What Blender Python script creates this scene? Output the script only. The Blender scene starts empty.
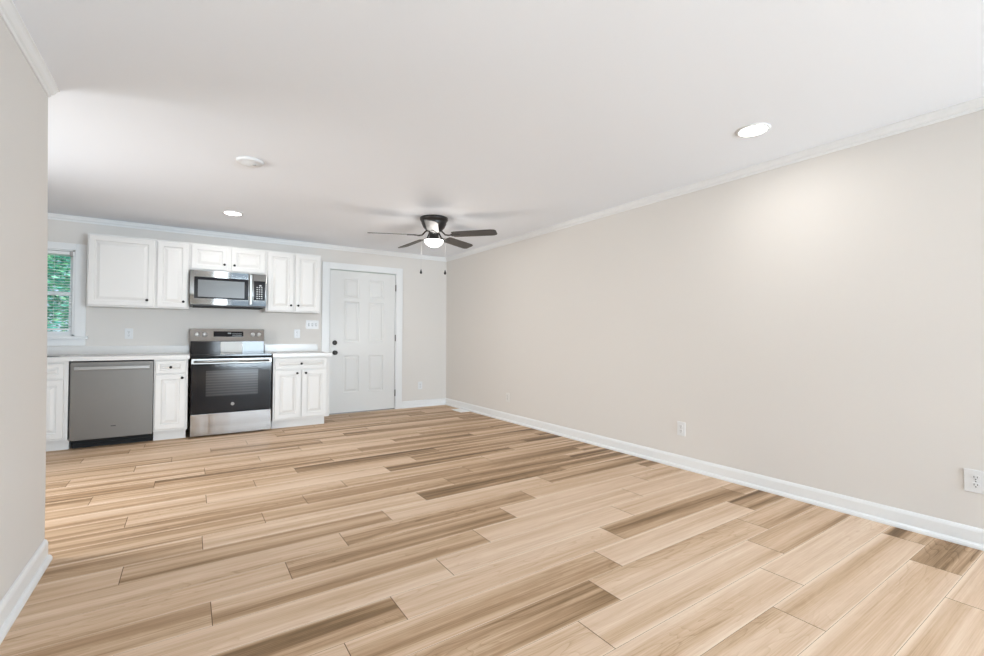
import bpy, bmesh, math, random
from mathutils import Vector, Matrix
PI = math.pi
S = bpy.context.scene
COL = S.collection
random.seed(7)

# ---------------------------------------------------------------- camera
cam_data = bpy.data.cameras.new('camera')
cam = bpy.data.objects.new('camera', cam_data); COL.objects.link(cam)
cam_data.sensor_width = 36.0
cam_data.lens = 452.44 / 984 * 36.0
cam_data.clip_start = 0.02
R_ = Vector((0.83044713, -0.55708345, 0.00394943))
U_ = Vector((-0.01342733, -0.01292794, 0.99982627))
F_ = Vector((0.55693561, 0.83035589, 0.01821612))
cam.matrix_world = Matrix(((R_.x, U_.x, -F_.x, 0), (R_.y, U_.y, -F_.y, 0), (R_.z, U_.z, -F_.z, 1.0823), (0, 0, 0, 1)))
S.camera = cam

# ---------------------------------------------------------------- exposure, world, lights
S.view_settings.view_transform = 'Standard'
S.view_settings.look = 'None'
S.view_settings.exposure = 0.33
S.view_settings.gamma = 1.0
S.view_settings.use_curve_mapping = False

world = bpy.data.worlds.new('sky'); S.world = world; world.use_nodes = True
bg = world.node_tree.nodes['Background']
bg.inputs['Color'].default_value = (0.62, 0.80, 1.0, 1)
bg.inputs['Strength'].default_value = 1.1

def lamp(name, kind, loc, rot, energy, color, **kw):
    d = bpy.data.lights.new(name, kind); d.energy = energy; d.color = color
    for k, v in kw.items(): setattr(d, k, v)
    o = bpy.data.objects.new(name, d); COL.objects.link(o)
    o.location = loc; o.rotation_euler = rot
    return o
lamp('sun', 'SUN', (8, 6, 10), (0, math.radians(42), 0), 3.0, (1.0, 0.96, 0.88), angle=0.02)
# area lights as daylight at unseen rear openings and an added kitchen side window
REAR = -4.5
lamp('added_rear_daylight', 'AREA', (2.35, REAR - 1.10, 0.85), (math.radians(106), 0, math.radians(34)), 550, (0.735, 0.88, 1.0), shape='RECTANGLE', size=3.0, size_y=1.7)  # added panel outside, low and tilted up to brighten the ceiling
lamp('daylight_side_window', 'AREA', (0.83, REAR - 0.20, 1.22), (math.radians(96), 0, 0), 24, (0.82, 0.92, 1.0), shape='RECTANGLE', size=0.30, size_y=2.1)
lamp('added_kitchen_daylight', 'AREA', (-3.60, 3.90, 1.45), (math.radians(88), 0, math.radians(-95)), 155, (0.97, 0.96, 0.93), shape='RECTANGLE', size=2.4, size_y=1.8)  # added panel out of view, brightens the kitchen from the left
REC_NEAR, REC_KITCHEN, REC_ADDED_REAR = 3.8, 6.0, 3.0

# ---------------------------------------------------------------- materials
MATS = {}
def mat(name, col, rough=0.5, metal=0.0, spec=0.5, emit=None, estr=0.0, bump=None, coat=0.0):
    if name in MATS: return MATS[name]
    m = bpy.data.materials.new(name); m.use_nodes = True
    nt = m.node_tree; b = nt.nodes['Principled BSDF']
    b.inputs['Base Color'].default_value = (*col, 1)
    b.inputs['Roughness'].default_value = rough
    b.inputs['Metallic'].default_value = metal
    b.inputs['Specular IOR Level'].default_value = spec
    b.inputs['Coat Weight'].default_value = coat
    if emit:
        b.inputs['Emission Color'].default_value = (*emit, 1)
        b.inputs['Emission Strength'].default_value = estr
    # every material carries a faint procedural variation of its own
    tc = nt.nodes.new('ShaderNodeTexCoord')
    mp = nt.nodes.new('ShaderNodeMapping')
    nz = nt.nodes.new('ShaderNodeTexNoise')
    sc, dist, stretch = bump if bump else (60, 0.0004, (1, 1, 1))
    mp.inputs['Scale'].default_value = stretch
    nz.inputs['Scale'].default_value = sc
    nz.inputs['Detail'].default_value = 3
    bp = nt.nodes.new('ShaderNodeBump')
    bp.inputs['Distance'].default_value = dist
    bp.inputs['Strength'].default_value = 0.35
    nt.links.new(tc.outputs['Object'], mp.inputs['Vector'])
    nt.links.new(mp.outputs[0], nz.inputs['Vector'])
    nt.links.new(nz.outputs['Fac'], bp.inputs['Height'])
    nt.links.new(bp.outputs[0], b.inputs['Normal'])
    MATS[name] = m
    return m

WALL = mat('wall_paint', (0.69, 0.655, 0.617), 0.85, spec=0.2, bump=(220, 0.0004, (1, 1, 1)))
CEIL = mat('ceiling_paint', (0.88, 0.905, 0.95), 0.95, spec=0.1, bump=(150, 0.0006, (1, 1, 1)))
TRIM = mat('trim_paint', (0.775, 0.775, 0.77), 0.35, spec=0.4)
CAB = mat('cabinet_paint', (0.70, 0.68, 0.655), 0.38, spec=0.4)
DOORP = mat('door_paint', (0.71, 0.70, 0.68), 0.42, spec=0.4)
QUARTZ = mat('quartz', (0.66, 0.645, 0.625), 0.25, spec=0.5)
PLAST = mat('white_plastic', (0.72, 0.72, 0.72), 0.35)
PLASTD = mat('outlet_slot', (0.05, 0.05, 0.05), 0.6)
BLACKM = mat('black_metal', (0.018, 0.016, 0.015), 0.4, 0.6)
STEEL = mat('stainless_steel', (0.47, 0.475, 0.48), 0.13, 1.0, bump=(5, 0.025, (1.0, 1, 0.05)))
STEELB = mat('brushed_steel_rail', (0.29, 0.285, 0.275), 0.34, 1.0, bump=(300, 0.0001, (0.02, 1, 1)))
DWST = mat('dark_stainless', (0.165, 0.155, 0.143), 0.42, 0.85, bump=(300, 0.0001, (1, 1, 0.03)))
GLASSK = mat('black_glass', (0.010, 0.010, 0.012), 0.06, spec=0.3)
KITCHB = mat('appliance_black', (0.012, 0.012, 0.012), 0.6, spec=0.2)
HINGE = mat('brushed_hinge', (0.30, 0.29, 0.28), 0.4, 1.0)
BRONZE = mat('dark_bronze', (0.045, 0.042, 0.04), 0.35, 0.7)
BLADE = mat('fan_blade_wood', (0.060, 0.054, 0.049), 0.5, bump=(40, 0.0006, (1, 8, 1)))
PAPER = mat('paper', (0.72, 0.72, 0.70), 0.8)

def principled(m): return m.node_tree.nodes['Principled BSDF']

def floor_material():
    m = bpy.data.materials.new('vinyl_plank'); m.use_nodes = True
    nt = m.node_tree; N = nt.nodes; L = nt.links; b = N['Principled BSDF']
    def nd(t, **kw):
        n = N.new(t)
        for k, v in kw.items(): setattr(n, k, v)
        return n
    def math_(op, a, c=None, clamp=False):
        n = nd('ShaderNodeMath', operation=op); n.use_clamp = clamp
        for i, v in enumerate((a, c)):
            if v is None: continue
            if isinstance(v, (int, float)): n.inputs[i].default_value = v
            else: L.new(v, n.inputs[i])
        return n.outputs[0]
    uv = nd('ShaderNodeUVMap', uv_map='plank_uv')
    lv = nd('ShaderNodeUVMap', uv_map='local_uv')
    at = nd('ShaderNodeAttribute', attribute_name='plank_random')
    sep = nd('ShaderNodeSeparateColor'); L.new(at.outputs['Color'], sep.inputs[0])
    r1, r2, r3 = sep.outputs[0], sep.outputs[1], sep.outputs[2]
    sl = nd('ShaderNodeSeparateXYZ'); L.new(lv.outputs[0], sl.inputs[0])
    v = sl.outputs[1]
    def noise(sx, sy, det, rough, dist=0.0):
        mp = nd('ShaderNodeMapping'); mp.inputs['Scale'].default_value = (sx, sy, 1)
        L.new(uv.outputs[0], mp.inputs['Vector'])
        n = nd('ShaderNodeTexNoise'); n.inputs['Scale'].default_value = 1.0
        n.inputs['Detail'].default_value = det; n.inputs['Roughness'].default_value = rough
        n.inputs['Distortion'].default_value = dist
        L.new(mp.outputs[0], n.inputs['Vector'])
        return n.outputs['Fac']
    broad = noise(0.30, 10.0, 2, 0.5, 0.35)
    mid = noise(1.1, 34.0, 4, 0.6, 0.9)
    fine = noise(2.2, 210.0, 3, 0.6)
    curl = noise(2.6, 15.0, 4, 0.7, 2.2)
    # growth-ring figure
    ring = nd('ShaderNodeTexWave', wave_type='BANDS', bands_direction='Y')
    mp = nd('ShaderNodeMapping'); mp.inputs['Scale'].default_value = (0.55, 9.0, 1)
    L.new(uv.outputs[0], mp.inputs['Vector']); L.new(mp.outputs[0], ring.inputs['Vector'])
    ring.inputs['Scale'].default_value = 1.4; ring.inputs['Distortion'].default_value = 7.0
    ring.inputs['Detail'].default_value = 2.0; ring.inputs['Detail Scale'].default_value = 1.0
    amp = math_("SUBTRACT", 1.85, math_("MULTIPLY", r1, 1.85))            # pale boards are calmer
    f = math_('MULTIPLY', math_('MULTIPLY', math_('SUBTRACT', broad, 0.5), 1.5), amp)
    f = math_('ADD', f, math_('MULTIPLY', math_('SUBTRACT', mid, 0.5), 0.55))
    f = math_('ADD', f, math_('MULTIPLY', math_('SUBTRACT', fine, 0.5), 0.46))
    f = math_('ADD', f, math_('MULTIPLY', math_('SUBTRACT', curl, 0.5), 0.22))
    # darker heartwood running along the board
    heart = noise(0.24, 6.5, 3, 0.55, 0.6)
    heart = math_('MULTIPLY', math_('SUBTRACT', heart, 0.51), 7.0, clamp=True)
    f = math_('SUBTRACT', f, math_('MULTIPLY', math_('MULTIPLY', math_('MULTIPLY', heart, mid), amp), 0.68))
    # contour lines of a slow noise read as cathedral grain
    slow = noise(1.3, 7.5, 2, 0.45, 0.3)
    saw = math_('FRACT', math_('MULTIPLY', slow, 17.0))
    line = math_('POWER', saw, 6.0)
    mask = noise(0.8, 3.0, 1, 0.5)
    mask = math_('MULTIPLY', math_('SUBTRACT', mask, 0.46), 7.0, clamp=True)
    f = math_('SUBTRACT', f, math_('MULTIPLY', math_('MULTIPLY', line, mask), 0.16))
    f = math_('ADD', f, r1)
    # pale sapwood along one long edge of most planks
    edge = math_('ADD', v, math_('MULTIPLY', math_('SUBTRACT', broad, 0.5), 0.22))
    near0 = math_('SUBTRACT', 1.0, math_('MULTIPLY', edge, 9.0), clamp=True)
    near1 = math_('SUBTRACT', 1.0, math_('MULTIPLY', math_('SUBTRACT', 1.0, edge), 11.0), clamp=True)
    f = math_('ADD', f, math_('MULTIPLY', near0, math_('MULTIPLY', r2, 0.42)))
    f = math_('ADD', f, math_('MULTIPLY', near1, math_('MULTIPLY', r3, 0.35)))
    thin = math_('SUBTRACT', 1.0, math_('MULTIPLY', v, 26.0), clamp=True)
    f = math_('ADD', f, math_('MULTIPLY', thin, 0.45))
    ramp = nd('ShaderNodeValToRGB'); L.new(f, ramp.inputs[0])
    e = ramp.color_ramp.elements
    e[0].position = 0.0; e[0].color = (0.135, 0.078, 0.038, 1)
    e[1].position = 1.0; e[1].color = (0.80, 0.635, 0.485, 1)
    for p, c in ((0.22, (0.26, 0.160, 0.082)), (0.42, (0.44, 0.284, 0.168)), (0.60, (0.60, 0.418, 0.272)), (0.80, (0.71, 0.525, 0.378))):
        k = ramp.color_ramp.elements.new(p); k.color = (*c, 1)
    L.new(ramp.outputs[0], b.inputs['Base Color'])
    b.inputs['Roughness'].default_value = 0.5
    b.inputs['Specular IOR Level'].default_value = 0.18
    bp = nd('ShaderNodeBump'); bp.inputs['Strength'].default_value = 0.25; bp.inputs['Distance'].default_value = 0.0006
    L.new(fine, bp.inputs['Height']); L.new(bp.outputs[0], b.inputs['Normal'])
    return m
FLOORM = floor_material()
SEAM = mat('plank_seam', (0.16, 0.105, 0.065), 0.8, spec=0.1)

def glass_material():
    m = bpy.data.materials.new('window_glass'); m.use_nodes = True
    nt = m.node_tree; nt.nodes.remove(nt.nodes['Principled BSDF'])
    out = nt.nodes['Material Output']
    t = nt.nodes.new('ShaderNodeBsdfTransparent'); g = nt.nodes.new('ShaderNodeBsdfGlossy')
    g.inputs['Roughness'].default_value = 0.02
    t.inputs[0].default_value = (0.95, 0.98, 0.97, 1)
    mx = nt.nodes.new('ShaderNodeMixShader'); mx.inputs[0].default_value = 0.06
    nt.links.new(t.outputs[0], mx.inputs[1]); nt.links.new(g.outputs[0], mx.inputs[2])
    nt.links.new(mx.outputs[0], out.inputs[0])
    return m
GLASS = glass_material()

def emitter(name, col, st):
    m = mat(name, (0.9, 0.9, 0.9), 0.4, emit=col, estr=st)
    return m
LENS = emitter('lamp_lens', (1.0, 0.985, 0.96), 9.0)
GLOBE = emitter('lit_globe', (1.0, 0.97, 0.92), 7.0)

# ---------------------------------------------------------------- mesh helpers
class MB:
    def __init__(s): s.bm = bmesh.new()
    def box(s, x0, x1, y0, y1, z0, z1, bev=0.0, mi=0):
        t = bmesh.new()
        vs = [t.verts.new(p) for p in ((x0, y0, z0), (x1, y0, z0), (x1, y1, z0), (x0, y1, z0), (x0, y0, z1), (x1, y0, z1), (x1, y1, z1), (x0, y1, z1))]
        for f in ((3, 2, 1, 0), (4, 5, 6, 7), (0, 1, 5, 4), (1, 2, 6, 5), (2, 3, 7, 6), (3, 0, 4, 7)):
            t.faces.new([vs[i] for i in f]).material_index = mi
        if bev > 0: bmesh.ops.bevel(t, geom=t.edges[:], offset=bev, segments=2, affect='EDGES', profile=0.6)
        s.merge(t); return s
    def merge(s, t, M=None):
        if M is not None: t.transform(M)
        me = bpy.data.meshes.new('tmp'); t.to_mesh(me); t.free(); s.bm.from_mesh(me); bpy.data.meshes.remove(me)
    def lathe(s, prof, origin=(0, 0, 0), axis='Z', seg=32, closed_top=True):
        # prof: list of (radius, height)
        t = bmesh.new(); rings = []
        for r, h in prof:
            if r < 1e-6: rings.append([t.verts.new((0, 0, h))])
            else: rings.append([t.verts.new((r * math.cos(2 * PI * k / seg), r * math.sin(2 * PI * k / seg), h)) for k in range(seg)])
        for a, b in zip(rings, rings[1:]):
            for k in range(seg):
                k2 = (k + 1) % seg
                if len(a) == 1 and len(b) == 1: continue
                if len(a) == 1: t.faces.new((a[0], b[k2], b[k]))
                elif len(b) == 1: t.faces.new((a[k], a[k2], b[0]))
                else: t.faces.new((a[k], a[k2], b[k2], b[k]))
        for rg in (rings[0], rings[-1]):
            if len(rg) > 1: t.faces.new(rg)
        bmesh.ops.recalc_face_normals(t, faces=t.faces)
        for f in t.faces: f.smooth = True
        M = Matrix.Translation(origin)
        if axis == '-Y': M = M @ Matrix.Rotation(PI / 2, 4, 'X')       # height runs towards -Y
        if axis == '-X': M = M @ Matrix.Rotation(-PI / 2, 4, 'Y')
        s.merge(t, M); return s
    def tube(s, a, b, r, seg=10):
        a, b = Vector(a), Vector(b); d = b - a; L = d.length
        t = bmesh.new()
        bmesh.ops.create_cone(t, cap_ends=True, segments=seg, radius1=r, radius2=r, depth=L)
        for f in t.faces: f.smooth = len(f.verts) == 4
        M = Matrix.Translation((a + b) / 2) @ Vector((0, 0, 1)).rotation_difference(d).to_matrix().to_4x4()
        s.merge(t, M); return s
    def sweep(s, pts, r, seg=8):
        for a, b in zip(pts, pts[1:]): s.tube(a, b, r, seg)
        return s
    def extrude_profile(s, prof, fn):
        # fn(p, z, end) -> xyz for both ends
        t = bmesh.new()
        A = [t.verts.new(fn(p, z, 0)) for p, z in prof]; B = [t.verts.new(fn(p, z, 1)) for p, z in prof]
        n = len(prof)
        for i in range(n): t.faces.new((A[i], A[(i + 1) % n], B[(i + 1) % n], B[i]))
        t.faces.new(A); t.faces.new(B[::-1])
        bmesh.ops.recalc_face_normals(t, faces=t.faces)
        s.merge(t); return s
    def prism(s, outline, z0, z1, M=None, bev=0):
        t = bmesh.new()
        A = [t.verts.new((x, y, z0)) for x, y in outline]; B = [t.verts.new((x, y, z1)) for x, y in outline]
        n = len(outline)
        for i in range(n): t.faces.new((A[i], A[(i + 1) % n], B[(i + 1) % n], B[i]))
        t.faces.new(A[::-1]); t.faces.new(B)
        bmesh.ops.recalc_face_normals(t, faces=t.faces)
        if bev: bmesh.ops.bevel(t, geom=t.edges[:], offset=bev, segments=1, affect='EDGES')
        s.merge(t, M); return s
    def obj(s, name, m, parent=None, **props):
        me = bpy.data.meshes.new(name); s.bm.to_mesh(me); s.bm.free()
        for x in (m if isinstance(m, (list, tuple)) else [m]): me.materials.append(x)
        o = bpy.data.objects.new(name, me); COL.objects.link(o)
        if parent:
            o.parent = parent
            w = parent; off = Vector((0, 0, 0))
            while w: off += w.location; w = w.parent
            o.location = -off if parent.type == 'EMPTY' or parent.location.length > 0 else (0, 0, 0)
        for k, v in props.items(): o[k] = v
        return o

def empty(name, loc, label=None, cat=None, group=None, kind=None):
    o = bpy.data.objects.new(name, None); COL.objects.link(o); o.location = loc
    o.empty_display_size = 0.05
    if label: o['label'] = label
    if cat: o['category'] = cat
    if group: o['group'] = group
    if kind: o['kind'] = kind
    return o
def struct(name, mb, m, parent=None):
    o = mb.obj(name, m, parent)
    if not parent: o['kind'] = 'structure'
    return o

RINGS_CAB = [(0.0, 0.003), (0.003, 0.0), (0.048, 0.0), (0.052, 0.011), (0.064, 0.011), (0.086, 0.002), (0.089, 0.001)]
def ring_face(t, x0, x1, z0, z1, yf, rings):
    """concentric rectangles facing -Y: (inset, recess) pairs, then a flat centre"""
    prev = None
    lim = min(x1 - x0, z1 - z0) / 2 - 0.004
    k = min(1.0, lim / rings[-1][0]) if rings[-1][0] > 0 else 1
    for ins, d in rings:
        i = ins * k
        vs = [t.verts.new((x, yf + d, z)) for x, z in ((x0 + i, z0 + i), (x1 - i, z0 + i), (x1 - i, z1 - i), (x0 + i, z1 - i))]
        if prev:
            for a in range(4): t.faces.new((prev[a], prev[(a + 1) % 4], vs[(a + 1) % 4], vs[a]))
        else: first = vs
        prev = vs
    t.faces.new(prev)
    return first
def panel_front(x0, x1, z0, z1, yf, th, rings=RINGS_CAB):
    """cabinet door or drawer front with a raised centre panel"""
    mb = MB(); t = bmesh.new()
    first = ring_face(t, x0, x1, z0, z1, yf, rings)
    bk = [t.verts.new((x, yf + th, z)) for x, z in ((x0, z0), (x1, z0), (x1, z1), (x0, z1))]
    for a in range(4): t.faces.new((bk[a], bk[(a + 1) % 4], first[(a + 1) % 4], first[a]))
    t.faces.new(bk[::-1])
    bmesh.ops.recalc_face_normals(t, faces=t.faces)
    mb.merge(t); return mb
def slab_with_panels(x0, x1, z0, z1, yf, th, panels, rings):
    mb = MB(); t = bmesh.new()
    xs = sorted({x0, x1, *[p[0] for p in panels], *[p[1] for p in panels]})
    zs = sorted({z0, z1, *[p[2] for p in panels], *[p[3] for p in panels]})
    for i in range(len(xs) - 1):
        for j in range(len(zs) - 1):
            cx, cz = (xs[i] + xs[i + 1]) / 2, (zs[j] + zs[j + 1]) / 2
            if any(p[0] < cx < p[1] and p[2] < cz < p[3] for p in panels): continue
            t.faces.new([t.verts.new(q) for q in ((xs[i], yf, zs[j]), (xs[i + 1], yf, zs[j]), (xs[i + 1], yf, zs[j + 1]), (xs[i], yf, zs[j + 1]))])
    for p in panels: ring_face(t, p[0], p[1], p[2], p[3], yf, rings)
    c = [(x0, z0), (x1, z0), (x1, z1), (x0, z1)]
    for a in range(4):
        (xa, za), (xb, zb) = c[a], c[(a + 1) % 4]
        t.faces.new([t.verts.new(q) for q in ((xa, yf, za), (xa, yf + th, za), (xb, yf + th, zb), (xb, yf, zb))])
    t.faces.new([t.verts.new((x, yf + th, z)) for x, z in c[::-1]])
    bmesh.ops.remove_doubles(t, verts=t.verts, dist=1e-5)
    bmesh.ops.recalc_face_normals(t, faces=t.faces)
    mb.merge(t); return mb

# ---------------------------------------------------------------- room measurements
WX, WY, LX, LY, H = 3.403, 6.379, -0.593, 3.082, 2.322
KX = -1.88                                    # kitchen's left wall
T = 0.14

# floor of vinyl planks running along X -------------------------------------
PITCH, B0, PLEN = 0.1829, 0.530, 1.245
OFFS = {0: .45, 1: .72, 2: 1.0, 3: 0.0, 4: .245, 5: .47, 6: .71, 7: 1.013, 8: .089, 9: .398, 10: .70, 11: 1.008, 12: .075, 13: .385, 14: .654, 15: .96, 16: .112,
        17: .417, 18: .730, 19: 1.055, 20: .122, 21: .532, 22: .900, 23: 1.139, 24: .188, 25: .503, 26: .803, -1: .15}
D_, M_, L_ = 0.46, 0.60, 0.76
TONES = {(-1, 0): L_, (-1, 1): L_, (-1, 2): L_, (0, 1): L_, (0, 2): D_, (1, 0): L_, (1, 1): L_, (1, 2): D_, (2, 0): L_, (2, 1): L_, (3, 0): L_, (3, 1): L_, (3, 2): M_,
         (4, 0): 0.51, (4, 1): L_, (4, 2): M_, (5, 0): 0.59, (5, 1): L_, (5, 2): 0.49, (6, 0): L_, (6, 1): 0.55, (7, 0): L_, (7, 1): L_, (6, -1): 0.51, (7, -1): L_,
         (8, 0): 0.57, (8, 1): L_, (9, -1): L_, (9, 0): 0.52, (9, 1): L_, (10, -1): 0.64, (10, 0): 0.54, (10, 1): L_, (11, 0): L_, (12, 0): L_, (12, -1): 0.51,
         (13, -1): D_, (13, 0): 0.64, (13, 1): 0.51, (14, 0): 0.56, (14, 1): 0.48, (15, 0): 0.63, (15, 1): 0.48, (16, 0): L_, (16, 1): 0.52, (11, -1): 0.52, (9, -1): 0.70, (26, 0): 0.50, (24, 0): 0.52, (24, 1): 0.46, (12, 1): 0.49, (11, 1): 0.52,
         (17, 1): 0.49, (18, 1): 0.46, (19, 1): 0.49, (20, 1): 0.48, (21, 1): 0.49, (22, 1): 0.48, (17, 2): 0.48, (18, 2): 0.46, (19, 2): 0.45, (20, 2): 0.48, (21, 2): 0.46, (22, 2): 0.44, (23, 2): 0.48, (24, 2): 0.46, (25, 2): 0.46,
         (12, 2): 0.51, (13, 2): 0.48, (14, 2): 0.46, (15, 2): 0.48, (16, 2): 0.45}
def build_floor():
    bm = bmesh.new()
    uv1 = bm.loops.layers.uv.new('plank_uv'); uv2 = bm.loops.layers.uv.new('local_uv')
    cl = bm.loops.layers.float_color.new('plank_random')
    rnd = random.Random(21)
    k0 = int(math.floor((REAR - B0) / PITCH)); k1 = int(math.ceil((WY - B0) / PITCH))
    for k in range(k0, k1 + 1):
        ya, yb = B0 + k * PITCH, B0 + (k + 1) * PITCH
        ya2, yb2 = max(ya, REAR), min(yb, WY + .05)
        if yb2 <= ya2: continue
        off = OFFS.get(k, (0.112 + 0.3 * (k - 16) + rnd.uniform(-.04, .04)) % PLEN)
        n0 = int(math.floor((KX - off) / PLEN))
        for n in range(n0, 5):
            xa, xb = off + n * PLEN, off + (n + 1) * PLEN
            r = [rnd.random() for _ in range(5)]
            tone = TONES.get((k, n), 0.56 + 0.16 * r[0] - (0.10 if r[4] > 0.8 else 0))
            xa2, xb2 = max(xa, KX), min(xb, WX)
            if xb2 <= xa2: continue
            g, ge = 0.0006, 0.0015
            P = [(xa2 + ge, ya2 + g), (xb2 - ge, ya2 + g), (xb2 - ge, yb2 - g), (xa2 + ge, yb2 - g)]
            vs = [bm.verts.new((x, y, 0)) for x, y in P]
            f = bm.faces.new(vs)
            for lp, (x, y) in zip(f.loops, P):
                lp[uv1].uv = (x + 37.0 * r[1] + 3 * k, (y - ya) + 11.0 * r[2])
                v = (y - ya) / PITCH
                lp[uv2].uv = ((x - xa) / PLEN, v if r[3] < 0.75 else 1 - v)
                lp[cl] = (tone, r[3], r[4], 1)
            f.material_index = 0
    for q in ((KX, WX),):
        vs = [bm.verts.new(p) for p in ((KX, REAR, -0.002), (WX, REAR, -0.002), (WX, WY + .05, -0.002), (KX, WY + .05, -0.002))]
        bm.faces.new(vs).material_index = 1
        vs = [bm.verts.new(p) for p in ((KX - T, REAR - T, -0.12), (WX + T, REAR - T, -0.12), (WX + T, WY + T, -0.12), (KX - T, WY + T, -0.12))]
        bm.faces.new(vs[::-1]).material_index = 1
    me = bpy.data.meshes.new('floor'); bm.to_mesh(me); bm.free()
    me.materials.append(FLOORM); me.materials.append(SEAM)
    o = bpy.data.objects.new('floor', me); COL.objects.link(o); o['kind'] = 'structure'
build_floor()

struct('ceiling', MB().box(KX - T, WX + T, REAR - T, WY + T, H, H + 0.12), CEIL)
struct('wall_right', MB().box(WX, WX + T, REAR - T, WY + T, -0.1, H), WALL)
# back wall with the window opening and the door opening
WIN = (-1.715, -0.996, 1.066, 1.965)          # kitchen window opening x0 x1 z0 z1
DR = (1.590, 2.560, 2.006)                    # door opening x0 x1 top
mb = MB()
mb.box(KX - T, WIN[0], WY, WY + T, -0.1, H).box(WIN[1], DR[0], WY, WY + T, -0.1, H).box(DR[1], WX, WY, WY + T, -0.1, H)
mb.box(WIN[0], WIN[1], WY, WY + T, -0.1, WIN[2]).box(WIN[0], WIN[1], WY, WY + T, WIN[3], H)
mb.box(DR[0], DR[1], WY, WY + T, DR[2], H)
struct('wall_back', mb, WALL)
# the partition on the left of the camera; its end turns towards the kitchen
LV = [(-0.1, -0.559, 3.005), (0.30, -0.563, 3.025), (1.10, -0.580, 3.083), (H, -0.597, 3.085)]   # the drywall is a little out of plumb
wl = MB(); tb = bmesh.new(); prev = None
for z, x, y in LV:
    q = [tb.verts.new(p) for p in ((KX - T, REAR, z), (x, REAR, z), (x, y, z), (KX - T, y, z))]
    if prev is None: tb.faces.new(q[::-1])
    else:
        for a in range(4): tb.faces.new((prev[a], prev[(a + 1) % 4], q[(a + 1) % 4], q[a]))
    prev = q
tb.faces.new(prev); bmesh.ops.recalc_face_normals(tb, faces=tb.faces); wl.merge(tb)
struct('wall_left', wl, WALL)
KW = (3.18, 4.60, 0.10, 2.08)                 # unseen patio window added in the kitchen's left wall to let in daylight
struct('wall_kitchen', MB().box(KX - T, KX, LY, KW[0], -0.1, H).box(KX - T, KX, KW[1], WY, -0.1, H).box(KX - T, KX, KW[0], KW[1], -0.1, KW[2]).box(KX - T, KX, KW[0], KW[1], KW[3], H), WALL)
t = empty('window_4', (KX, KW[0], KW[2]), kind='structure')  # casing of the added window
MB().box(KX, KX + .02, KW[0] - .07, KW[0], KW[2] - .07, KW[3] + .07).box(KX, KX + .02, KW[1], KW[1] + .07, KW[2] - .07, KW[3] + .07).box(KX, KX + .02, KW[0], KW[1], KW[3], KW[3] + .07).box(KX, KX + .02, KW[0], KW[1], KW[2] - .07, KW[2]).obj('window_casing', TRIM, t)
# wall behind the camera, with a wide window added for daylight and a narrow tall one
W3 = (0.67, 0.99, 0.15, 2.28)
W2 = (1.08, 3.30, 0.12, 2.22)
mb = MB()
mb.box(-0.62, W3[0], REAR - T, REAR, -0.1, H).box(W3[1], W2[0], REAR - T, REAR, -0.1, H).box(W2[1], WX, REAR - T, REAR, -0.1, H)
for w in (W2, W3):
    mb.box(w[0], w[1], REAR - T, REAR, -0.1, w[2]).box(w[0], w[1], REAR - T, REAR, w[3], H)
struct('wall_front', mb, WALL)
for i, w in ((2, W2), (3, W3)):
    t = empty('window_%d' % i, (w[0], REAR, w[2]), kind='structure')
    m_ = MB()
    m_.box(w[0] - .07, w[0], REAR, REAR + .02, w[2] - .07, min(w[3] + .06, H - .01)).box(w[1], w[1] + .07, REAR, REAR + .02, w[2] - .07, min(w[3] + .06, H - .01))
    m_.box(w[0], w[1], REAR, REAR + .02, w[2] - .07, w[2]).box(w[0], w[1], REAR, REAR + .02, w[3], min(w[3] + .06, H - .01))
    m_.obj('window_casing', TRIM, t)

# crown moulding and baseboards --------------------------------------------
CROWN = [(x * .80, z * .72) for x, z in [(0, 0), (0.046, 0), (0.046, -0.010), (0.040, -0.014), (0.034, -0.024), (0.029, -0.040), (0.021, -0.052), (0.012, -0.058), (0.012, -0.066), (0.008, -0.078), (0, -0.078)]]
BASE = [(0, 0), (0.030, 0), (0.030, 0.010), (0.026, 0.019), (0.018, 0.025), (0.014, 0.026), (0.014, 0.082), (0.011, 0.092), (0.006, 0.100), (0, 0.102)]
def along_y(x, side, y0, y1, m0, m1, z):
    return lambda p, zz, e: (x + side * p, (y1 - m1 * p) if e else (y0 + m0 * p), z + zz)
def along_x(y, x0, x1, m0, m1, z, side=-1):
    return lambda p, zz, e: ((x1 - m1 * p) if e else (x0 + m0 * p), y + side * p, z + zz)
struct('trim_1', MB().extrude_profile(CROWN, along_y(WX, -1, REAR, WY, 0, 1, H)), TRIM)
struct('trim_2', MB().extrude_profile(CROWN, along_x(WY, KX, WX, 1, 1, H)), TRIM)
struct('trim_3', MB().extrude_profile(CROWN, along_y(-0.597, 1, REAR, 3.085, 0, -1, H)), TRIM)
struct('trim_5', MB().extrude_profile(CROWN, along_x(3.085, KX, -0.597, 1, -1, H, 1)), TRIM)
struct('trim_4', MB().extrude_profile(CROWN, along_y(KX, 1, LY, WY, 0, 1, H)), TRIM)
struct('baseboard_right', MB().extrude_profile(BASE, along_y(WX, -1, REAR, WY, 0, 1, 0)), TRIM)
struct('baseboard_back', MB().extrude_profile(BASE, along_x(WY, 2.655, WX, 0, 1, 0)), TRIM)
struct('baseboard_left', MB().extrude_profile(BASE, along_y(-0.560, 1, REAR, 3.008, 0, 0, 0)), TRIM)

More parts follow.
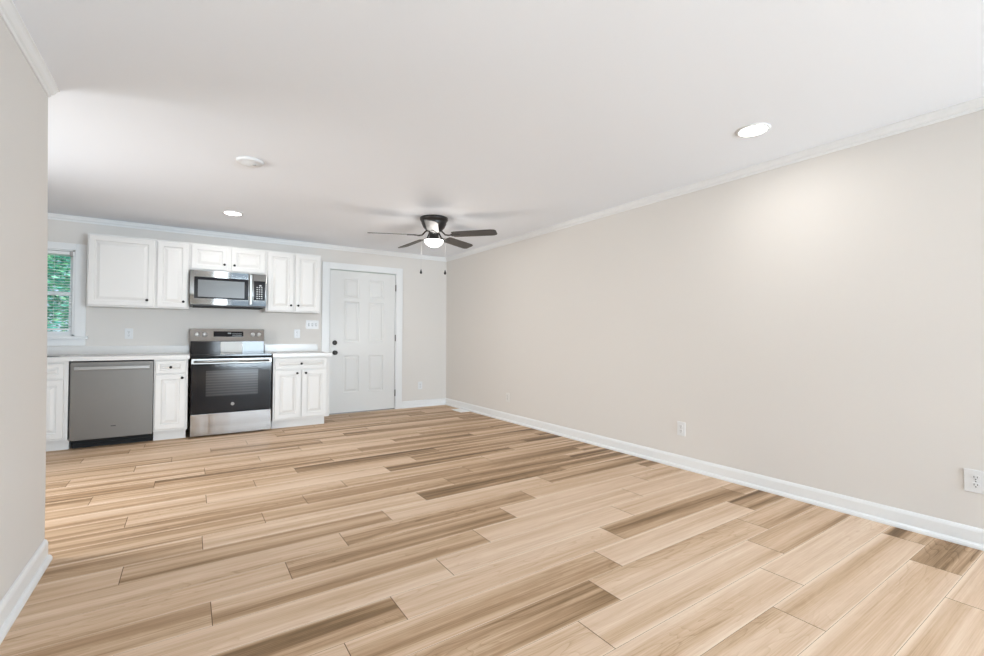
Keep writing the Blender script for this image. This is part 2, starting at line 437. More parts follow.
# ---------------------------------------------------------------- entry door
dr = empty('door_1', (2.07, WY, 0), kind='structure')
mb = MB()
zc = 2.088
mb.box(1.497, 1.590, WY - .018, WY, 0.0, zc, .003).box(2.560, 2.655, WY - .018, WY, 0.0, zc, .003).box(1.590, 2.560, WY - .018, WY, 2.006, zc, .003)
mb.obj('door_casing', TRIM, dr)
mb = MB().box(1.590, 1.600, WY - .004, WY + T, 0, 2.006).box(2.550, 2.560, WY - .004, WY + T, 0, 2.006).box(1.600, 2.550, WY - .004, WY + T, 1.998, 2.006)
mb.obj('door_jamb', TRIM, dr)
RD = [(0.0, 0.0), (0.008, 0.009), (0.022, 0.009), (0.040, 0.002)]
xa, xb, xc, xd = 1.800, 2.012, 2.150, 2.372
pan = []
for (z0, z1) in ((0.290, 0.800), (0.990, 1.560), (1.610, 1.880)):
    pan += [(xa, xb, z0, z1), (xc, xd, z0, z1)]
slab_with_panels(1.606, 2.546, 0.014, 1.990, WY + .012, .042, pan, RD).obj('door_slab', DOORP, dr)
MB().box(1.600, 2.550, WY + .004, WY + T, 0.0, 0.012).obj('threshold', HINGE, dr)
mb = MB().lathe([(0.0, 0), (0.031, 0), (0.031, 0.006), (0.026, 0.010), (0.012, 0.014), (0.012, 0.034), (0.024, 0.042), (0.029, 0.056), (0.024, 0.068), (0.010, 0.072), (0, 0.072)], (1.676, WY + .013, 0.848), '-Y', 28)
mb.obj('door_knob', BRONZE, dr, label='dark round door knob')
mb = MB().lathe([(0.0, 0), (0.033, 0), (0.033, 0.008), (0.027, 0.016), (0.0, 0.018)], (1.676, WY + .013, 0.985), '-Y', 28).box(1.672, 1.680, WY - .022, WY - .004, 0.968, 1.002, .002)
mb.obj('deadbolt', BRONZE, dr, label='dark round deadbolt turn above the knob')
for z in (1.79, 1.05, 0.24):
    MB().tube((2.5515, WY - .006, z - .048), (2.5515, WY - .006, z + .048), 0.007).box(2.547, 2.556, WY - .004, WY + .013, z - .045, z + .045).obj('hinge', HINGE, dr)

# ---------------------------------------------------------------- kitchen window
w = empty('window_1', ((WIN[0] + WIN[1]) / 2, WY, WIN[2]), kind='structure')
co = 0.105
mb = MB().box(WIN[0] - .105, WIN[0], WY - .018, WY, WIN[2], 2.035, .003).box(WIN[1], -0.905, WY - .018, WY, WIN[2], 2.035, .003).box(WIN[0], WIN[1], WY - .018, WY, WIN[3], 2.035, .003)
mb.obj('window_casing', TRIM, w)
MB().box(WIN[0] - .12, -0.885, WY - .050, WY + .02, 1.036, 1.066, .005).obj('window_sill', TRIM, w)
MB().box(WIN[0] - .105, -0.905, WY - .016, WY, 0.966, 1.036, .003).obj('window_apron', TRIM, w)
mb = MB().box(WIN[0], WIN[0] + .02, WY, WY + T, WIN[2], WIN[3]).box(WIN[1] - .02, WIN[1], WY, WY + T, WIN[2], WIN[3]).box(WIN[0], WIN[1], WY, WY + T, WIN[3] - .012, WIN[3]).box(WIN[0], WIN[1], WY, WY + T, WIN[2], WIN[2] + .015)
mb.obj('window_frame', TRIM, w)
def sash(z0, z1, y):
    x0, x1 = WIN[0] + .02, WIN[1] - .02; s_ = .034
    m_ = MB().box(x0, x0 + s_, y, y + .03, z0, z1).box(x1 - s_, x1, y, y + .03, z0, z1).box(x0 + s_, x1 - s_, y, y + .03, z0, z0 + s_).box(x0 + s_, x1 - s_, y, y + .03, z1 - s_, z1)
    so = m_.obj('window_sash', TRIM, w)
    MB().box(x0 + s_, x1 - s_, y + .012, y + .018, z0 + s_, z1 - s_).obj('pane', GLASS, so)
sash(WIN[2] + .015, 1.530, WY + .058); sash(1.500, WIN[3] - .012, WY + .092)

bl = empty('window_blind', (-1.366, WY + .03, 1.95), 'white horizontal mini blind hanging in the kitchen window', 'blind')
MB().box(WIN[0] + .024, WIN[1] - .024, WY + .012, WY + .045, 1.918, 1.950, .003).obj('head_rail', TRIM, bl)
MB().box(WIN[1] - .048, WIN[1] - .021, WY + .008, WY + .048, 1.905, 1.952).obj('bracket', HINGE, bl)
mb = MB(); z = 1.165
while z < 1.91:
    M = Matrix.Translation((0, WY + .030, z)) @ Matrix.Rotation(math.radians(14), 4, 'X')
    mb.prism([(WIN[0] + .028, -.0125), (WIN[1] - .030, -.0125), (WIN[1] - .030, .0125), (WIN[0] + .028, .0125)], -.0006, .0006, M)
    z += 0.0295
mb.obj('slats', TRIM, bl, kind='stuff')
MB().box(WIN[0] + .028, WIN[1] - .030, WY + .020, WY + .042, 1.128, 1.146, .003).obj('bottom_rail', TRIM, bl)
for x in (-1.16, -1.56):
    MB().tube((x, WY + .016, 1.14), (x, WY + .016, 1.92), .0012, 6).obj('ladder_cord', TRIM, bl)
MB().tube((-1.60, WY + .010, 1.30), (-1.60, WY + .010, 1.93), .004, 8).obj('tilt_wand', TRIM, bl)

# ---------------------------------------------------------------- outside the kitchen window
GRASS = mat('grass', (0.10, 0.20, 0.06), 0.9, bump=(20, 0.05, (1, 1, 1)))
struct('ground', MB().box(-14, 16, WY + T, 26, -0.6, -0.5), GRASS)
LEAF = bpy.data.materials.new('leaf'); LEAF.use_nodes = True
nt = LEAF.node_tree; pb = nt.nodes['Principled BSDF']; pb.inputs['Roughness'].default_value = 0.55
oi = nt.nodes.new('ShaderNodeNewGeometry'); cr = nt.nodes.new('ShaderNodeValToRGB')
cr.color_ramp.elements[0].color = (0.04, 0.26, 0.19, 1); cr.color_ramp.elements[1].color = (0.50, 0.95, 0.50, 1)
k = cr.color_ramp.elements.new(0.55); k.color = (0.12, 0.58, 0.46, 1)
nt.links.new(oi.outputs['Random Per Island'], cr.inputs[0]); nt.links.new(cr.outputs[0], pb.inputs['Base Color'])
BARK = mat('bark', (0.10, 0.075, 0.055), 0.9, bump=(14, 0.02, (1, 1, 0.2)))
def tree(x, y, z, r, n, seed, label):
    rd = random.Random(seed)
    t = empty('leafy_tree', (x, y, -0.5), label, 'tree')
    mb = MB().tube((x, y, -0.5), (x + .05, y, z), 0.09).tube((x, y, z - .5), (x + r * .5, y + .1, z + r * .5), .04).tube((x, y, z - .3), (x - r * .5, y - .1, z + r * .4), .04)
    mb.obj('trunk', BARK, t)
    bm = bmesh.new()
    for _ in range(n):
        u = Vector((rd.gauss(0, 1), rd.gauss(0, 1), rd.gauss(0, 1))).normalized() * r * rd.uniform(.45, 1) * (1 + .25 * math.sin(5 * rd.random()))
        c = Vector((x, y, z)) + Vector((u.x, u.y * .8, u.z * 1.1))
        s_ = rd.uniform(.030, .065)
        M = Matrix.Rotation(rd.uniform(0, 6.3), 4, 'Z') @ Matrix.Rotation(rd.uniform(-1.2, 1.2), 4, 'X')
        q = [M @ Vector(v) for v in ((-s_, 0, 0), (-s_ * .2, -s_ * .5, 0), (s_, 0, s_ * .2), (-s_ * .2, s_ * .5, 0))]
        bm.faces.new([bm.verts.new(c + v) for v in q])
    m_ = MB(); m_.bm.free(); m_.bm = bm
    m_.obj('foliage', LEAF, t, kind='stuff')
tree(-2.45, 10.2, 2.0, 1.35, 15000, 3, 'bright green leafy tree seen through the kitchen window blind')
tree(-4.3, 12.6, 1.6, 1.7, 5000, 5, 'deeper leafy tree standing behind the nearer one outside the kitchen window')

# ---------------------------------------------------------------- cabinets
FY = 5.715           # face of the base cabinet frames; doors stand 18 mm proud
UY = 6.068           # face of the upper cabinet frames
def knob(x, y, z, parent, r=0.0135):
    MB().lathe([(0, 0), (0.006, 0), (0.0055, 0.010), (r, 0.016), (r, 0.022), (r * .7, 0.027), (0, 0.028)], (x, y, z), '-Y', 16).obj('knob', BLACKM, parent)
def carcass(x0, x1, z0, z1, yf, cab, openings):
    """box body with a face frame; openings are recessed 12 mm behind the frame"""
    mb = MB()
    mb.box(x0, x1, yf + .019, WY - .001, z0, z1)
    xs = sorted({x0, x1, *[o[0] for o in openings], *[o[1] for o in openings]})
    zs = sorted({z0, z1, *[o[2] for o in openings], *[o[3] for o in openings]})
    for i in range(len(xs) - 1):
        for j in range(len(zs) - 1):
            cx, cz = (xs[i] + xs[i + 1]) / 2, (zs[j] + zs[j + 1]) / 2
            if any(o[0] < cx < o[1] and o[2] < cz < o[3] for o in openings): continue
            mb.box(xs[i], xs[i + 1], yf, yf + .019, zs[j], zs[j + 1])
    return mb.obj('cabinet_body', CAB, cab)

def base_cabinet(x0, x1, label, fronts, toe1=None):
    t = empty('base_cabinet', ((x0 + x1) / 2, FY + .3, 0), label, 'cabinet', 'base cabinets under the white countertop')
    ops = [(f[1] + .014, f[2] - .014, f[3] + .014, f[4] - .014) for f in fronts]
    carcass(x0, x1, 0.100, 0.834, FY, t, ops)
    MB().box(x0, x1 if toe1 is None else toe1, FY + .072, WY - .001, 0.0, 0.100).obj('toe_kick', CAB, t)
    for kind, a, b, c, d, kx, kz in fronts:
        f = panel_front(a, b, c, d, FY - .019, .019).obj('drawer_front' if kind == 'drawer' else 'cabinet_door', CAB, t)
        knob(kx, FY - .019, kz, f)
    return t
base_cabinet(-1.878, -0.925, 'white sink base cabinet left of the dishwasher, mostly hidden by the near wall', [
    ('drawer', -1.365, -0.955, 0.676, 0.812, -1.16, 0.744), ('door', -1.365, -0.955, 0.120, 0.660, -1.335, 0.60),
    ('drawer', -1.845, -1.435, 0.676, 0.812, -1.64, 0.744), ('door', -1.845, -1.435, 0.120, 0.660, -1.47, 0.60)])
base_cabinet(-0.285, 0.000, 'narrow white base cabinet between the dishwasher and the electric range', [
    ('drawer', -0.272, -0.020, 0.690, 0.815, -0.146, 0.752), ('door', -0.272, -0.020, 0.122, 0.675, -0.048, 0.640)], toe1=-0.012)
base_cabinet(0.812, 1.440, 'white two-door base cabinet between the range and the entry door', [
    ('drawer', 0.830, 1.400, 0.690, 0.815, 1.112, 0.752), ('door', 0.830, 1.106, 0.122, 0.675, 1.066, 0.640), ('door', 1.122, 1.400, 0.122, 0.675, 1.162, 0.640)], toe1=1.400)

def upper_cabinet(x0, x1, z0, z1, label, doors, group='white upper cabinets along the kitchen wall'):
    t = empty('upper_cabinet', ((x0 + x1) / 2, UY + .15, z0), label, 'cabinet', group)
    carcass(x0, x1, z0, z1, UY, t, [(d[0] + .014, d[1] - .014, d[2] + .014, d[3] - .014) for d in doors])
    for a, b, c, d, kx, kz in doors:
        f = panel_front(a, b, c, d, UY - .019, .019).obj('cabinet_door', CAB, t)
        knob(kx, UY - .019, kz, f)
ZU0, ZU1 = 1.372, 2.116
upper_cabinet(-0.860, -0.301, ZU0, ZU1, 'widest single-door white upper cabinet, beside the window', [(-0.848, -0.316, ZU0 + .014, ZU1 - .022, -0.372, 1.452)])
upper_cabinet(-0.299, 0.000, ZU0, ZU1, 'narrow single-door white upper cabinet left of the microwave', [(-0.286, -0.014, ZU0 + .014, ZU1 - .022, -0.052, 1.450)])
upper_cabinet(0.002, 0.768, 1.815, ZU1, 'short white two-door upper cabinet above the microwave', [(0.018, 0.366, 1.828, 2.094, 0.335, 1.894), (0.404, 0.750, 1.828, 2.094, 0.435, 1.894)])
upper_cabinet(0.770, 1.410, ZU0, ZU1, 'white two-door upper cabinet right of the microwave', [(0.786, 1.078, ZU0 + .014, ZU1 - .022, 1.050, 1.455), (1.102, 1.396, ZU0 + .014, ZU1 - .022, 1.134, 1.455)])

# countertops -----------------------------------------------------------------
CT, CB = 0.872, 0.8345
t = empty('countertop', (-0.93, 6.0, CB), 'long white countertop with low backsplash over the dishwasher, left of the range', 'countertop')
SK = (-1.62, -1.03, 5.86, 6.24)
mb = MB()
mb.box(KX + .001, SK[0], 5.675, WY - .001, CB, CT).box(SK[1], 0.014, 5.675, WY - .001, CB, CT).box(SK[0], SK[1], 5.675, SK[2], CB, CT).box(SK[0], SK[1], SK[3], WY - .001, CB, CT)
mb.obj('slab', QUARTZ, t)
MB().box(KX + .001, 0.014, WY - .020, WY - .001, CT + .0005, 0.962, .002).obj('backsplash', QUARTZ, t)
t = empty('countertop', (1.13, 6.0, CB), 'short white countertop with low backsplash between the range and the entry door', 'countertop')
MB().box(0.802, 1.462, 5.675, WY - .001, CB, CT, .003).obj('slab', QUARTZ, t)
MB().box(0.802, 1.446, WY - .020, WY - .001, CT + .0005, 0.968, .002).obj('backsplash', QUARTZ, t)
# undermount sink: an open basin hanging in the cut-out
sk = empty('kitchen_sink', (-1.3, 6.05, 0.84), 'stainless undermount sink set in the counter below the window', 'sink')
mb = MB(); g = .001
mb.box(SK[0] + g, SK[0] + .02, SK[2] + g, SK[3] - g, .838, .866).box(SK[1] - .02, SK[1] - g, SK[2] + g, SK[3] - g, .838, .866).box(SK[0] + .02, SK[1] - .02, SK[2] + g, SK[2] + .02, .838, .866).box(SK[0] + .02, SK[1] - .02, SK[3] - .02, SK[3] - g, .838, .866)
mb.box(SK[0] + .02, SK[1] - .02, SK[2] + .02, SK[3] - .02, .836, .840)
mb.obj('basin', STEEL, sk)

# ---------------------------------------------------------------- dishwasher
t = empty('dishwasher', (-0.6, 6.0, 0), 'dark stainless dishwasher with a full-width bar handle', 'dishwasher')
MB().box(-0.910, -0.290, 5.735, WY - .03, 0.10, 0.828).obj('tub_body', KITCHB, t)
d = MB().box(-0.911, -0.289, 5.695, 5.734, 0.088, 0.822, .004).obj('dishwasher_door', DWST, t)
mb = MB().box(-0.880, -0.318, 5.654, 5.668, 0.748, 0.782, .004).box(-0.865, -0.845, 5.667, 5.696, 0.756, 0.774).box(-0.353, -0.333, 5.667, 5.696, 0.756, 0.774)
mb.obj('bar_handle', STEELB, d, label='bright steel bar handle')
MB().box(-0.612, -0.574, 5.6935, 5.6955, 0.198, 0.206).obj('emblem', BRONZE, d)
MB().box(-0.905, -0.295, 5.790, 5.810, 0.002, 0.088).box(-0.895, -0.305, 5.772, 5.790, 0.030, 0.046).obj('kick_plate', KITCHB, t)

# ---------------------------------------------------------------- electric range
t = empty('electric_range', (0.41, 6.0, 0), 'stainless electric range with black glass oven door and four backguard knobs', 'range')
RX0, RX1, RF = 0.026, 0.794, 5.690
MB().box(RX0 + .004, RX1 - .004, RF + .05, 6.352, 0.03, 0.852).box(RX0 + .03, RX0 + .06, RF + .1, RF + .13, 0, .03).box(RX1 - .06, RX1 - .03, RF + .1, RF + .13, 0, .03).box(RX0 + .03, RX0 + .06, 6.28, 6.31, 0, .03).box(RX1 - .06, RX1 - .03, 6.28, 6.31, 0, .03).obj('range_body', KITCHB, t)
MB().box(RX0 + .001, RX1 - .001, RF, RF + .048, 0.016, 0.246, .004).obj('storage_drawer', STEEL, t)
od = MB().box(RX0 + .001, RX1 - .001, RF, RF + .046, 0.258, 0.772, .003).obj('oven_door', GLASSK, t)
OG = bpy.data.materials.new('oven_window'); OG.use_nodes = True
nt = OG.node_tree; pb = nt.nodes['Principled BSDF']
tc = nt.nodes.new('ShaderNodeTexCoord'); wv = nt.nodes.new('ShaderNodeTexWave'); wv.wave_type = 'BANDS'; wv.bands_direction = 'Z'
wv.inputs['Scale'].default_value = 11; wv.inputs['Distortion'].default_value = 0.4
cr = nt.nodes.new('ShaderNodeValToRGB'); cr.color_ramp.elements[0].position = .60; cr.color_ramp.elements[0].color = (.026, .026, .028, 1); cr.color_ramp.elements[1].position = .92; cr.color_ramp.elements[1].color = (.042, .042, .044, 1)
nt.links.new(tc.outputs['Object'], wv.inputs['Vector']); nt.links.new(wv.outputs['Color'], cr.inputs[0]); nt.links.new(cr.outputs[0], pb.inputs['Base Color'])
pb.inputs['Roughness'].default_value = .09
MB().box(0.160, 0.655, RF - .001, RF + .002, 0.428, 0.700).obj('oven_window', OG, od)
MB().lathe([(0, 0), (.017, 0), (.017, .0015), (.0135, .0022), (.0130, .0012), (.006, .0012), (.005, .002), (0, .002)], (0.410, RF, 0.335), '-Y', 24).obj('emblem', STEELB, od, label='small round silver emblem')
hd = MB().box(RX0 + .001, RX1 - .001, RF - .004, RF + .046, 0.774, 0.832, .003).obj('door_top_rail', STEELB, t)
mb = MB().tube((RX0 + .03, RF - .040, .800), (RX1 - .03, RF - .040, .800), .0125, 14)
for x in (RX0 + .06, RX1 - .06): mb.tube((x, RF - .040, .800), (x, RF - .002, .800), .009, 10)
mb.obj('handle', STEELB, hd)
MB().box(RX0 - .004 + .004, RX1, RF + .002, 6.245, 0.853, 0.876, .004).obj('glass_cooktop', GLASSK, t)
bgd_o = MB().box(RX0 - .006, RX1 - .012, 6.262, 6.352, 0.853, 1.010, .002).obj('backguard', GLASSK, t)
# slanted steel control panel on top of the backguard
prof = [(6.235, 1.010), (6.352, 1.010), (6.352, 1.155), (6.262, 1.155)]
tb = bmesh.new()
A = [tb.verts.new((RX0 - .010, y, z)) for y, z in prof]; B = [tb.verts.new((RX1 - .010, y, z)) for y, z in prof]
for i in range(4): tb.faces.new((A[i], A[(i + 1) % 4], B[(i + 1) % 4], B[i]))
tb.faces.new(A[::-1]); tb.faces.new(B); bmesh.ops.recalc_face_normals(tb, faces=tb.faces)
bmesh.ops.bevel(tb, geom=tb.edges[:], offset=.004, segments=2, affect='EDGES')
mb = MB(); mb.merge(tb); cp = mb.obj('control_panel', mat('panel_steel', (0.40, 0.39, 0.375), 0.07, 1.0, bump=(2, 0.0001, (1, 1, 1))), bgd_o)
slope = math.atan2(.027, .145)
def on_panel(mb_, z, x=0):
    y = 6.235 + (z - 1.010) * .027 / .145
    return Matrix.Translation((x, y, z)) @ Matrix.Rotation(-slope, 4, 'X')
KNOBS = mat('bright_knob', (.72, .71, .70), .3, .6)
for x in (0.085, 0.155, 0.655, 0.722):
    m_ = MB(); m_.lathe([(0, 0), (.026, 0), (.026, .004), (.021, .008), (.019, .026), (.016, .030), (0, .031)], (0, 0, 0), '-Y', 20)
    m_.box(-.003, .003, -.034, -.028, -.018, .018)
    m_.bm.transform(on_panel(None, 1.090, x)); m_.obj('knob', KNOBS, cp)
m_ = MB().box(-.150, .158, -.0015, .002, -.036, .030); m_.bm.transform(on_panel(None, 1.098, .395)); ds = m_.obj('display', GLASSK, cp)
m_ = MB()
for i in range(9):
    for j in range(2): m_.box(.045 + i * .011, .052 + i * .011, -.0022, -.001, -.022 + j * .02, -.014 + j * .02)
m_.box(-.005, .030, -.0022, -.001, .0, .014)
m_.bm.transform(on_panel(None, 1.098, .395)); m_.obj('buttons', mat('legend_grey', (.35, .37, .38), .5), ds)
# sheet of paper propped on the cooktop
m_ = MB().box(0.318, 0.545, -.0008, .0008, 0, .130)
m_.bm.transform(Matrix.Translation((0, 6.236, .8768)) @ Matrix.Rotation(math.radians(-9), 4, 'X'))
o = m_.obj('instruction_sheet', PAPER); o['label'] = 'plain pale instruction sheet propped against the back of the range cooktop'; o['category'] = 'paper'

# ---------------------------------------------------------------- microwave
t = empty('microwave', (0.385, 6.2, 1.40), 'stainless over-the-range microwave with black framed window', 'microwave')
MX0, MX1, MF, MZ0, MZ1 = 0.006, 0.764, 5.975, 1.425, 1.806
MB().box(MX0 + .002, MX1 - .002, MF + .035, WY - .002, MZ0 - .012, MZ1).obj('microwave_body', mat('microwave_case', (.10, .10, .10), .5), t)
m_ = MB().box(MX0 + .03, MX1 - .03, MF + .05, WY - .05, MZ0 - .022, MZ0 - .012)
m_.obj('vent_underside', KITCHB, t)
DX1 = 0.622
wx0, wx1, wz0, wz1 = 0.044, 0.575, 1.492, 1.732
m_ = MB().box(MX0, wx0, MF, MF + .034, MZ0, MZ1 - .004).box(wx1, DX1, MF, MF + .034, MZ0, MZ1 - .004).box(wx0, wx1, MF, MF + .034, MZ0, wz0)
tb = bmesh.new(); q = [(MF, wz1), (MF + .034, wz1), (MF + .034, MZ1 - .004), (MF - .0037, MZ1 - .004)]
A = [tb.verts.new((wx0, y, z)) for y, z in q]; B = [tb.verts.new((wx1, y, z)) for y, z in q]
for i in range(4): tb.faces.new((A[i], A[(i + 1) % 4], B[(i + 1) % 4], B[i]))
tb.faces.new(A[::-1]); tb.faces.new(B); bmesh.ops.recalc_face_normals(tb, faces=tb.faces); m_.merge(tb)
MST = mat('microwave_steel', (0.29, 0.285, 0.275), 0.045, 1.0, bump=(2, 0.0001, (1, 1, 1)))
md = m_.obj('microwave_door', MST, t)
win = MB().box(wx0, wx1, MF + .002, MF + .030, wz0, wz1).obj('window_border', GLASSK, md)
SCR = mat('window_screen', (0.12, 0.12, 0.118), 0.28, 0.3)
MB().box(0.080, 0.535, MF + .0008, MF + .004, 1.510, 1.700).obj('window_screen', SCR, win)
m_ = MB().box(0.583, 0.612, MF - .036, MF - .022, MZ0 + .012, MZ1 - .018, .005).box(0.588, 0.607, MF - .024, MF, MZ0 + .03, MZ0 + .06).box(0.588, 0.607, MF - .024, MF, MZ1 - .06, MZ1 - .03)
m_.obj('handle', STEELB, md)
m_ = MB().box(DX1 + .002, MX1, MF, MF + .034, MZ0, MZ1 - .004, .002); fp = m_.obj('control_frame', MST, t)
kp = MB().box(0.632, 0.752, MF - .001, MF + .002, 1.494, 1.722).obj('keypad', GLASSK, fp)
m_ = MB(); rd = random.Random(4)
for j in range(6):
    for i in range(3): m_.box(.660 + i * .024, .674 + i * .024, MF - .002, MF - .0008, 1.512 + j * .026, 1.522 + j * .026)
m_.box(.688, .712, MF - .002, MF - .0008, 1.662, 1.676)
m_.obj('buttons', mat('legend_light', (.55, .56, .57), .5), kp)

# ---------------------------------------------------------------- ceiling fan
FC = Vector((2.130, 4.280, 0)); fz = 2.141
t = empty('ceiling_fan', (FC.x, FC.y, H), 'dark bronze five-blade flush-mount ceiling fan with lit globe', 'ceiling fan')
MB().lathe([(0, 0), (.146, 0), (.146, -.020), (.138, -.034), (.130, -.038), (.130, -.060), (.112, -.100), (.080, -.132), (.060, -.142), (0, -.142)], (FC.x, FC.y, H), 'Z', 48).obj('motor_housing', BRONZE, t)
MB().lathe([(0, 0), (.058, 0), (.052, -.020), (.050, -.060), (.064, -.078), (.100, -.084), (.102, -.094), (0, -.094)], (FC.x, FC.y, H - .142), 'Z', 40).obj('light_fitter', BRONZE, t)
GZ = H - .229
prof = [(.099, 0)] + [(.099 * math.cos(a), -.076 * math.sin(a)) for a in [i * PI / 2 / 10 for i in range(1, 10)]] + [(0, -.076)]
MB().lathe(prof, (FC.x, FC.y, GZ), 'Z', 40).obj('glass_globe', GLOBE, t, label='lit white glass bowl')
lamp('fan_bulb', 'POINT', (FC.x, FC.y, GZ - .10), (0, 0, 0), 6, (1.0, 0.96, 0.90), shadow_soft_size=0.08)
TILT = Matrix.Rotation(math.radians(-1.6), 4, Vector((.557, .830, 0)))    # the fan hangs slightly out of level
for k in range(5):
    th = math.radians(-33.85 - 13 + 72 * k)
    # blade outline along +X; pitched about its own axis
    Rr = .675
    out = [(.205, -.052), (.235, -.060), (Rr - .05, -.065), (Rr - .015, -.057), (Rr, -.040), (Rr, .040), (Rr - .015, .057), (Rr - .05, .065), (.235, .060), (.205, .052)]
    M = Matrix.Translation((FC.x, FC.y, fz)) @ TILT @ Matrix.Rotation(th, 4, 'Z') @ Matrix.Rotation(math.radians(1.5), 4, 'Y') @ Matrix.Rotation(math.radians(-13), 4, 'X')
    b = MB().prism(out, -.0035, .0035, M).obj('fan_blade', BLADE, t)
    M2 = Matrix.Translation((FC.x, FC.y, fz)) @ TILT @ Matrix.Rotation(th, 4, 'Z')
    m_ = MB()
    m_.sweep([M2 @ Vector(p) for p in ((.050, 0, .050), (.085, 0, .040), (.125, .0, -.004), (.165, 0, -.012), (.215, 0, -.008))], .008, 8)
    m_.prism([(.195, -.030), (.270, -.014), (.285, 0), (.270, .014), (.195, .030), (.180, 0)], -.009, -.0036, M)
    m_.obj('blade_arm', BRONZE, b)
Rv = Vector((.8304, -.5571, 0)); 
CHAIN = mat('pull_chain', (.55, .55, .54), .4, .8)
for dlat, zb in ((-.133, 1.762), (.120, 1.755)):
    p = FC + Rv * dlat
    c = MB().tube((p.x, p.y, zb), (p.x, p.y, GZ + .004), .0009, 6)
    q = FC + Rv * (dlat * .5); c.tube((p.x, p.y, GZ + .004), (q.x, q.y, GZ + .012), .0022, 6)
    c = c.obj('pull_chain', CHAIN, t)
    MB().lathe([(0, .022), (.004, .020), (.006, .008), (.0115, -.008), (.0125, -.018), (.008, -.026), (0, -.028)], (p.x, p.y, zb), 'Z', 16).obj('chain_fob', BLACKM, c)

# ---------------------------------------------------------------- recessed lights, smoke detector
def recessed(x, y, label, watts, r=.088):
    t = empty('recessed_light', (x, y, H), label, 'ceiling light', 'recessed ceiling lights')
    MB().lathe([(r * .86, 0), (r * 1.06, 0), (r * 1.04, -.004), (r * .90, -.008), (r * .86, -.006)], (x, y, H), 'Z', 40).obj('trim_ring', TRIM, t)
    MB().lathe([(0, 0), (r * .86, 0), (r * .86, -.006), (0, -.0065)], (x, y, H), 'Z', 40).obj('lens', LENS, t, label='glowing white lens')
    lp = lamp('recessed_lamp', 'AREA', (x, y, H - .012), (0, 0, 0), watts, (1.0, .99, .97), shape='DISK', size=r * 1.6)
recessed(2.789, 1.363, 'lit round recessed ceiling light near the long right wall', REC_NEAR)
recessed(0.358, 5.262, 'lit round recessed ceiling light over the kitchen', REC_KITCHEN)
recessed(0.55, -1.60, 'lit round recessed ceiling light added for fill behind the camera near the partition wall', REC_ADDED_REAR)  # unseen lamp, added so the floor bounces more light upward
recessed(2.40, -1.60, 'lit round recessed ceiling light added for fill behind the camera near the added wide window', REC_ADDED_REAR)  # second unseen lamp added for floor bounce
t = empty('smoke_detector', (0.347, 3.619, H), 'unlit flat white round smoke detector on the ceiling before the kitchen', 'smoke detector')
MB().lathe([(0, 0), (.088, 0), (.088, -.008), (.080, -.016), (.066, -.020), (.058, -.020), (.052, -.026), (.020, -.032), (0, -.032)], (0.347, 3.619, H), 'Z', 40).obj('detector_shell', PLAST, t)
MB().lathe([(0, 0), (.012, 0), (.012, -.004), (0, -.005)], (0.372, 3.594, H - .029), 'Z', 16).obj('test_button', mat('grey_plastic', (.5, .5, .5), .5), t)

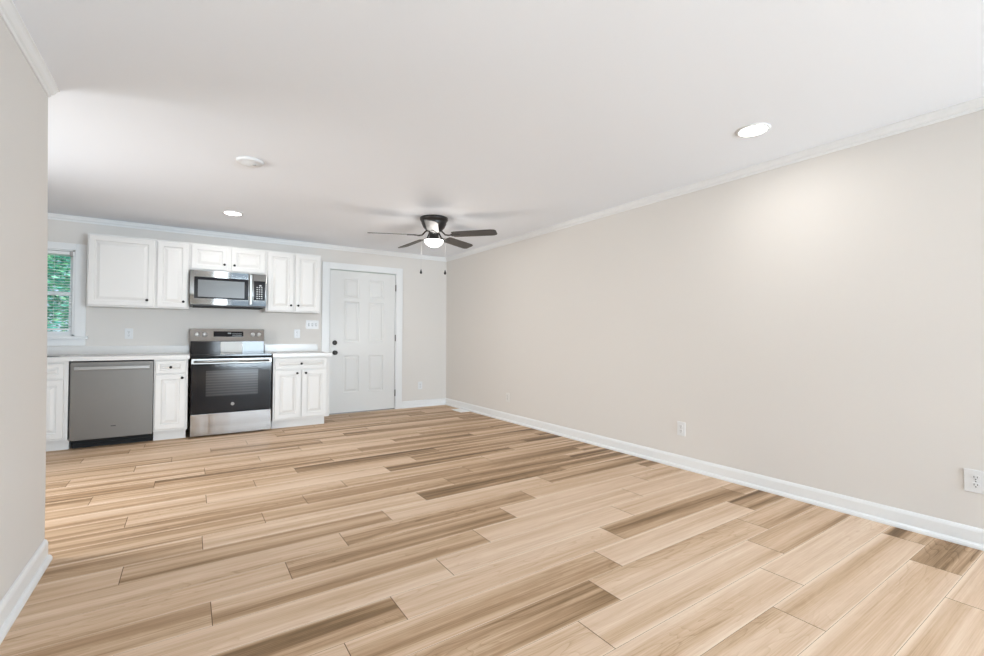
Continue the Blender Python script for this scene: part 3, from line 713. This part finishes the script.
# ---------------------------------------------------------------- outlets and switches
def outlet(cx, cy, cz, wall, label, w_=.072, h_=.115, PLAST=PLAST):
    """wall: 'back' faces -Y, 'right' faces -X; built facing -Y at the origin, then turned"""
    t = empty('wall_outlet', (cx, cy, cz), label, 'outlet', 'duplex wall outlets')
    if wall == 'right': t.rotation_euler = (0, 0, -PI / 2)
    def put(mb, name, m, par):
        o = mb.obj(name, m); o.parent = par; o.location = (0, 0, 0); return o
    pl = put(MB().box(-w_ / 2, w_ / 2, -.006, 0, -h_ / 2, h_ / 2, .0025), 'cover_plate', PLAST, t)
    for s in (-1, 1):
        r = put(MB().prism([(.0165 * math.cos(a) , max(-.0125, min(.0125, .0165 * math.sin(a)))) for a in [2 * PI * i / 20 for i in range(20)]], 0, .002, Matrix.Translation((0, -.006, s * .0195)) @ Matrix.Rotation(PI / 2, 4, 'X')), 'receptacle', PLAST, pl)
    m_ = MB()
    for s in (-1, 1):
        z = s * .0195
        m_.box(-.0075, -.0050, -.0088, -.0078, z - .002, z + .008).box(.0050, .0075, -.0088, -.0078, z - .001, z + .007)
        m_.lathe([(0, 0), (.0028, 0), (.0028, .001), (0, .001)], (0, -.0078, z - .008), '-Y', 10)
    m_.lathe([(0, 0), (.0025, 0), (.0025, .001), (0, .001)], (0, -.006, 0), '-Y', 8)
    put(m_, 'slots', PLASTD, pl)
outlet(WX, 2.249, 0.323, 'right', 'white duplex outlet midway along the long right wall')
outlet(WX, 0.560, 0.340, 'right', 'white duplex outlet at the right edge, largest and nearest of all', .088, .118)
outlet(WX, 4.700, 0.300, 'right', 'faint white duplex outlet on the right wall closest to the far corner', PLAST=mat('painted_plate', (.70, .68, .65), .5))
outlet(2.955, WY, 0.325, 'back', 'white duplex outlet low on the wall between the entry door and the corner')
outlet(-0.546, WY, 1.095, 'back', 'white duplex outlet above the counter over the dishwasher')
outlet(1.187, WY, 1.105, 'back', 'white duplex outlet above the short counter right of the range')
t = empty('light_switch', (1.377, WY, 1.228), 'white three-gang light switch plate beside the entry door', 'light switch')
pl = MB().box(1.297, 1.457, WY - .006, WY, 1.170, 1.286, .0025).obj('cover_plate', PLAST, t)
for i in (-1, 0, 1):
    x = 1.377 + i * .046
    MB().box(x - .010, x + .010, WY - .0072, WY - .0055, 1.206, 1.250).obj('toggle_slot', mat('grey_plastic', (.5, .5, .5), .5), pl)
    MB().box(x - .005, x + .005, WY - .016, WY - .005, 1.222, 1.242, .002).obj('toggle', PLAST, pl)

# floor register ------------------------------------------------------------
t = empty('floor_register', (3.29, 5.72, 0), 'white metal floor register beside the far end of the right baseboard', 'floor vent')
m_ = MB().box(3.222, 3.368, 5.585, 5.600, 0, .006).box(3.222, 3.368, 5.845, 5.860, 0, .006).box(3.222, 3.240, 5.600, 5.845, 0, .006).box(3.350, 3.368, 5.600, 5.845, 0, .006)
m_.obj('register_frame', mat('register_white', (.92, .92, .91), .4), t)
m_ = MB()
for i in range(12): m_.box(3.240, 3.350, 5.603 + i * .020, 5.620 + i * .020, .0005, .0045)
m_.obj('louvers', MATS['register_white'], t)
